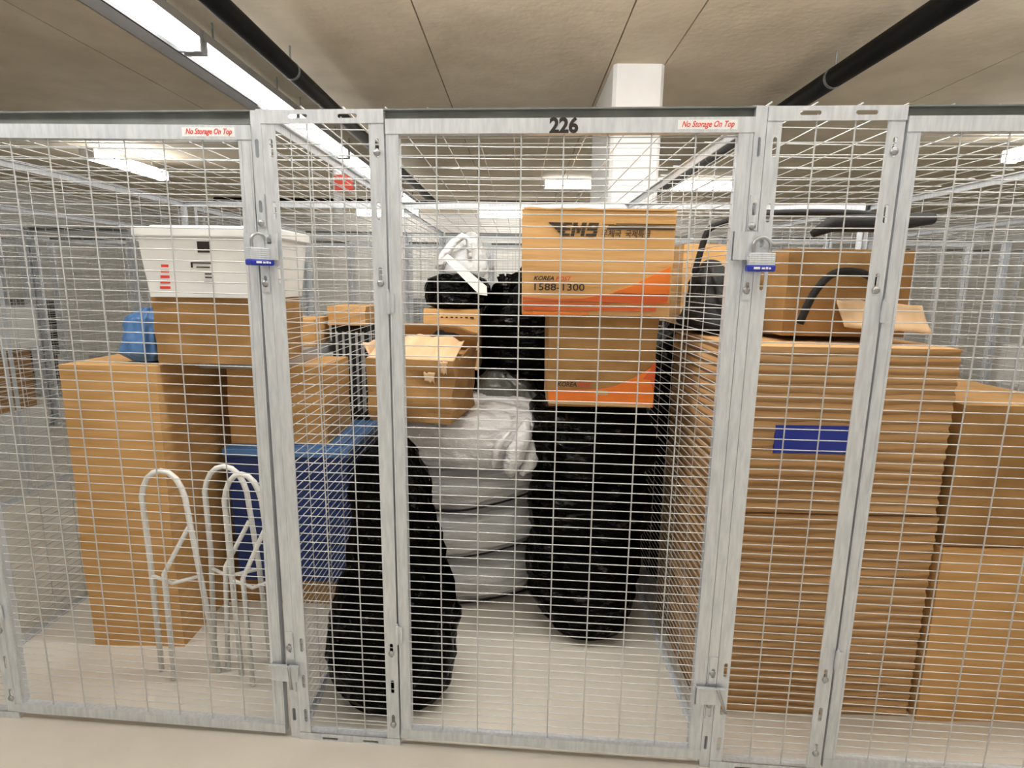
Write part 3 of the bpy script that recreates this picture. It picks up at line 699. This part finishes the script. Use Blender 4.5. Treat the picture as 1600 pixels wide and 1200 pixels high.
# ------------------------------------------------------------------ right neighbour
RB = carton('ridged_carton', 'tall ridged brown carton with a blue label in the right cage', .69, 1.43, 1.80, 2.46, .735, 1.305, CARDR, sag=.002, ridge=.003, cell=.009, seed=21)
m = MB(); m.box(-.205, .06, -.3385, -.328, .215, .31); m.build('blue_label', BLUE, RB)
RB2 = carton('ridged_carton', 'ridged brown carton on the floor under the blue labelled one', .68, 1.44, 1.80, 2.46, FZ, .728, CARDR, sag=.002, ridge=.003, cell=.009, seed=22)
bag('garbage_bag', 'added black bag standing in for shade behind the ridged cartons in the right cage', .92, 2.86, [(FZ+.001, .2, .2, 0, 0), (.1, .255, .30, 0, 0), (.7, .25, .32, 0, 0), (1.2, .22, .28, 0, 0), (1.3, .15, .15, 0, 0)], BAG, 23)  # added black shape, fills in the shade along the back of the cartons
ob = carton('cardboard_box', 'brown cardboard box with a torn pale flap on top of the ridged cartons', .93, 1.36, 1.98, 2.30, 1.325, 1.625, CARD2, sag=.006, seed=24)
sheet(ob, 'torn_flap', lambda u, v: (-.04+.30*u, -.165-.05*v-.02*v*v, .13-.09*v*(1 if u < .1 else 1)+.01*nz(u*6, v, 1, 3)-.02*u), 16, 6, CARDL, label='pale torn flap')
bag('black_pouch', 'soft black bag slumped against the mesh beside the large postal box', .83, 2.30, [(1.312, .12, .16, 0, 0), (1.34, .145, .2, 0, 0), (1.42, .13, .17, .0, 0), (1.50, .09, .11, -.03, 0), (1.585, .03, .04, -.06, 0)], BFAB, 25, fold=.006)
cbx = carton('cardboard_box', 'plain cardboard box behind the black pouch in the right cage', .75, 1.08, 2.62, 3.0, 1.31, 1.68, CARD, sag=.003, seed=26)
root = empty('stroller_frame', (.80, 2.2, 1.31)); tag(root, 'folded black stroller frame with bent handle over the right cage boxes', 'stroller')
m = MB(); m.tube(curve_pts([(-.08, .15, .23), (-.06, .15, .32), (-.045, .14, .39), (-.02, .13, .42), (.06, .08, .445), (.2, 0, .46), (.50, -.05, .45), (.62, -.05, .40)]), .013, 10); m.build('handle', BFAB, root, smooth=True)
m = MB(); m.tube([(.18, -.26, .36), (.24, -.26, .395), (.42, -.25, .40), (.60, -.22, .42)], .03, 10, rs=[.012, .028, .03, .02]); m.build('fabric_roll', BFAB, root, smooth=True)
m = MB(); m.tube(curve_pts([(.17, -.26, .06), (.20, -.27, .16), (.26, -.27, .23), (.36, -.26, .235), (.44, -.24, .20)]), .013, 10); m.build('strap', BFAB, root, smooth=True)
carton('cardboard_box', 'plain brown carton on the floor at the far right of the right cage', 1.46, 1.90, 1.78, 2.40, FZ, .62, CARD, seed=27)
carton('cardboard_box', 'plain brown carton stacked second at the far right of the right cage', 1.47, 1.88, 1.80, 2.40, .625, 1.12, CARD2, seed=28)

# ------------------------------------------------------------------ left neighbour
def bin_(name, label, x0, x1, y0, y1, z0, z1, body, lid, taper=.08, cat='storage bin'):
    o = carton(name, label, x0, x1, y0, y1, z0, z1-.03, body, taper=taper, sag=.001, cat=cat)
    W, D, H = x1-x0, y1-y0, z1-z0
    m = MB(); m.box(-W/2-.012, W/2+.012, -D/2-.012, D/2+.012, H-.045, H-.008); m.box(-W/2+.03, W/2-.03, -D/2+.03, D/2-.03, H-.01, H)
    m.build('lid', lid, o, bevel=.008)
    return o
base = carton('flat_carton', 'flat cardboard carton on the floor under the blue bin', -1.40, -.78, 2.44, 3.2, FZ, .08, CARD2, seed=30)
bin_('storage_bin', 'dark blue plastic bin with a light blue lid in the left cage', -1.33, -.775, 2.42, 3.20, .083, .745, BLUEB, BLUEL)
carton('cardboard_box', 'brown cardboard box standing on the light blue lid', -1.32, -.875, 2.46, 2.82, .747, 1.11, CARD, seed=31)
tray = carton('metal_tray', 'grey metal tray resting on the brown box in the left cage', -1.38, -1.02, 2.36, 3.05, 1.112, 1.165, GPLAS, sag=.001, seed=32, cat='tray')
carton('cardboard_box', 'long brown box lying on the grey metal tray', -1.36, -1.03, 2.75, 3.03, 1.168, 1.30, CARD, seed=33, rz=R(4))
wb = bin_('storage_bin', 'white plastic bin with lid and black printing high in the left cage', -1.42, -.91, 2.10, 2.42, 1.425, 1.69, WPLAS, WPLAS, taper=.12)
m = MB()
for (x0, x1, z0, z1) in ((.06, .105, .165, .205), (.03, .11, .125, .130), (.03, .036, .11, .13), (.05, .10, .110, .114), (.08, .105, .085, .09), (.08, .11, .072, .077), (.075, .11, .055, .06)):
    m.box(x0-.09, x1-.09, -.163, -.156, z0, z1)
m.build('printing', INK, wb)
rd = MB()
for i in range(5): rd.box(-.185+.003*i, -.145, -.161, -.154, .03+i*.02, .04+i*.02)
rd.build('red_printing', REDINK, wb)
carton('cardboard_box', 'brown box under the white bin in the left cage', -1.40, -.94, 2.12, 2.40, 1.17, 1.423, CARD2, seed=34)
bag('blue_bag', 'crumpled bright blue bag left of the brown box under the white bin', -1.50, 2.25, [(1.168, .06, .08, 0, 0), (1.2, .085, .1, 0, 0), (1.33, .06, .08, 0, 0), (1.37, .02, .02, 0, 0)], BLUEL, 35, fold=.01)
carton('cardboard_box', 'large brown carton behind the bent white tubes', -1.78, -1.40, 2.10, 2.75, FZ, 1.16, CARD, seed=36)
tall = carton('suitcase', 'black ribbed suitcase standing on the light blue lid in the left cage', -.99, -.80, 2.93, 3.15, .748, 1.26, BFAB, sag=.003, seed=37, cat='suitcase')
m = MB()
for x in (-.07, -.035, .0, .035, .07): m.box(x-.006, x+.006, -.114, -.108, .05, .48)
for y in (-.08, -.04, 0, .04, .08): m.box(.093, .099, y-.006, y+.006, .05, .48)
m.build('ribs', GPLAS, tall)
carton('cardboard_box', 'cardboard box on the black suitcase in the left cage', -1.00, -.80, 2.90, 3.20, 1.263, 1.36, CARD, seed=38)
# bent white tube frames (folding chairs)
def tubes(x, y, label, w=.10, lean=0):
    root = empty('tube_frame', (x, y, FZ)); tag(root, label, 'chair frame')
    m = MB(); H = .88
    pts = [(-w, .03, .004), (-w*.9+lean, .02, H*.55), (-w*.8+lean, 0, H*.85)]+[(lean-w*.75*math.cos(math.pi*k/8), 0, H*.85+.10*math.sin(math.pi*k/8)) for k in range(1, 8)]+[(w*.8+lean, 0, H*.85), (w*.95+lean, .02, H*.5), (w*1.3, .03, .004)]
    m.tube(pts, .010, 10); m.build('frame', WPLAS, root, smooth=True)
    m = MB(); m.tube([(-w*.9+lean, .02, .42), (0, .0, .40), (w*.9+lean, .02, .42)], .007, 8); m.build('stretcher', WPLAS, root, smooth=True)
    m = MB(); m.tube([(-w*.2, -.02, .004), (-w*.15+lean, -.02, .45), (w*.7+lean, .02, .62), (w*.8+lean, .02, .60)], .009, 10); m.build('brace', WPLAS, root, smooth=True)
    return root
tubes(-.985, 1.90, 'bent white tube frame nearest the padlocked left door', .085, -.01)
tubes(-1.12, 1.98, 'bent white tube frame second behind the left door', .10, .02)
tubes(-1.30, 1.92, 'bent white tube frame at the far left behind the left door', .10, 0)

# ------------------------------------------------------------------ goods in the cages behind
rnd = random.Random(12)
stuff = []
bx = 0
def back_goods(x, y, n, rear):
    global bx
    z = FZ
    for i in range(n):
        h = rnd.uniform(.3, .5); wdt = rnd.uniform(.4, .7)
        kind = rnd.choice(['card', 'card', 'white', 'black', 'grey'])
        mt = {'card': CARD2, 'white': WPLAS, 'black': BFAB, 'grey': GPLAS}[kind]
        nm = {'card': 'cardboard_box', 'white': 'storage_bin', 'black': 'suitcase', 'grey': 'storage_bin'}[kind]
        adj = {'card': 'brown carton', 'white': 'white plastic bin', 'black': 'black suitcase', 'grey': 'grey plastic bin'}[kind]
        o = carton(nm, '%s stored in the cages of the %s row' % (adj, rear), x-wdt/2, x+wdt/2, y-.3, y+.3, z, z+h, mt, cell=.2, sag=.001, seed=i, group='%ss in the cages of the %s row' % (adj, rear), cat={'card': 'box', 'white': 'storage bin', 'black': 'suitcase', 'grey': 'storage bin'}[kind])
        z += h+.002
for k in range(-4, 4):
    back_goods(-.732+PITCH*(k+.5), 4.3+rnd.uniform(-.2, .2), rnd.choice([2, 3, 3, 4]), 'second')
for k in range(-5, 5):
    back_goods(-.732+PITCH*(k+.5), 7.6, rnd.choice([1, 2, 3]), 'third')
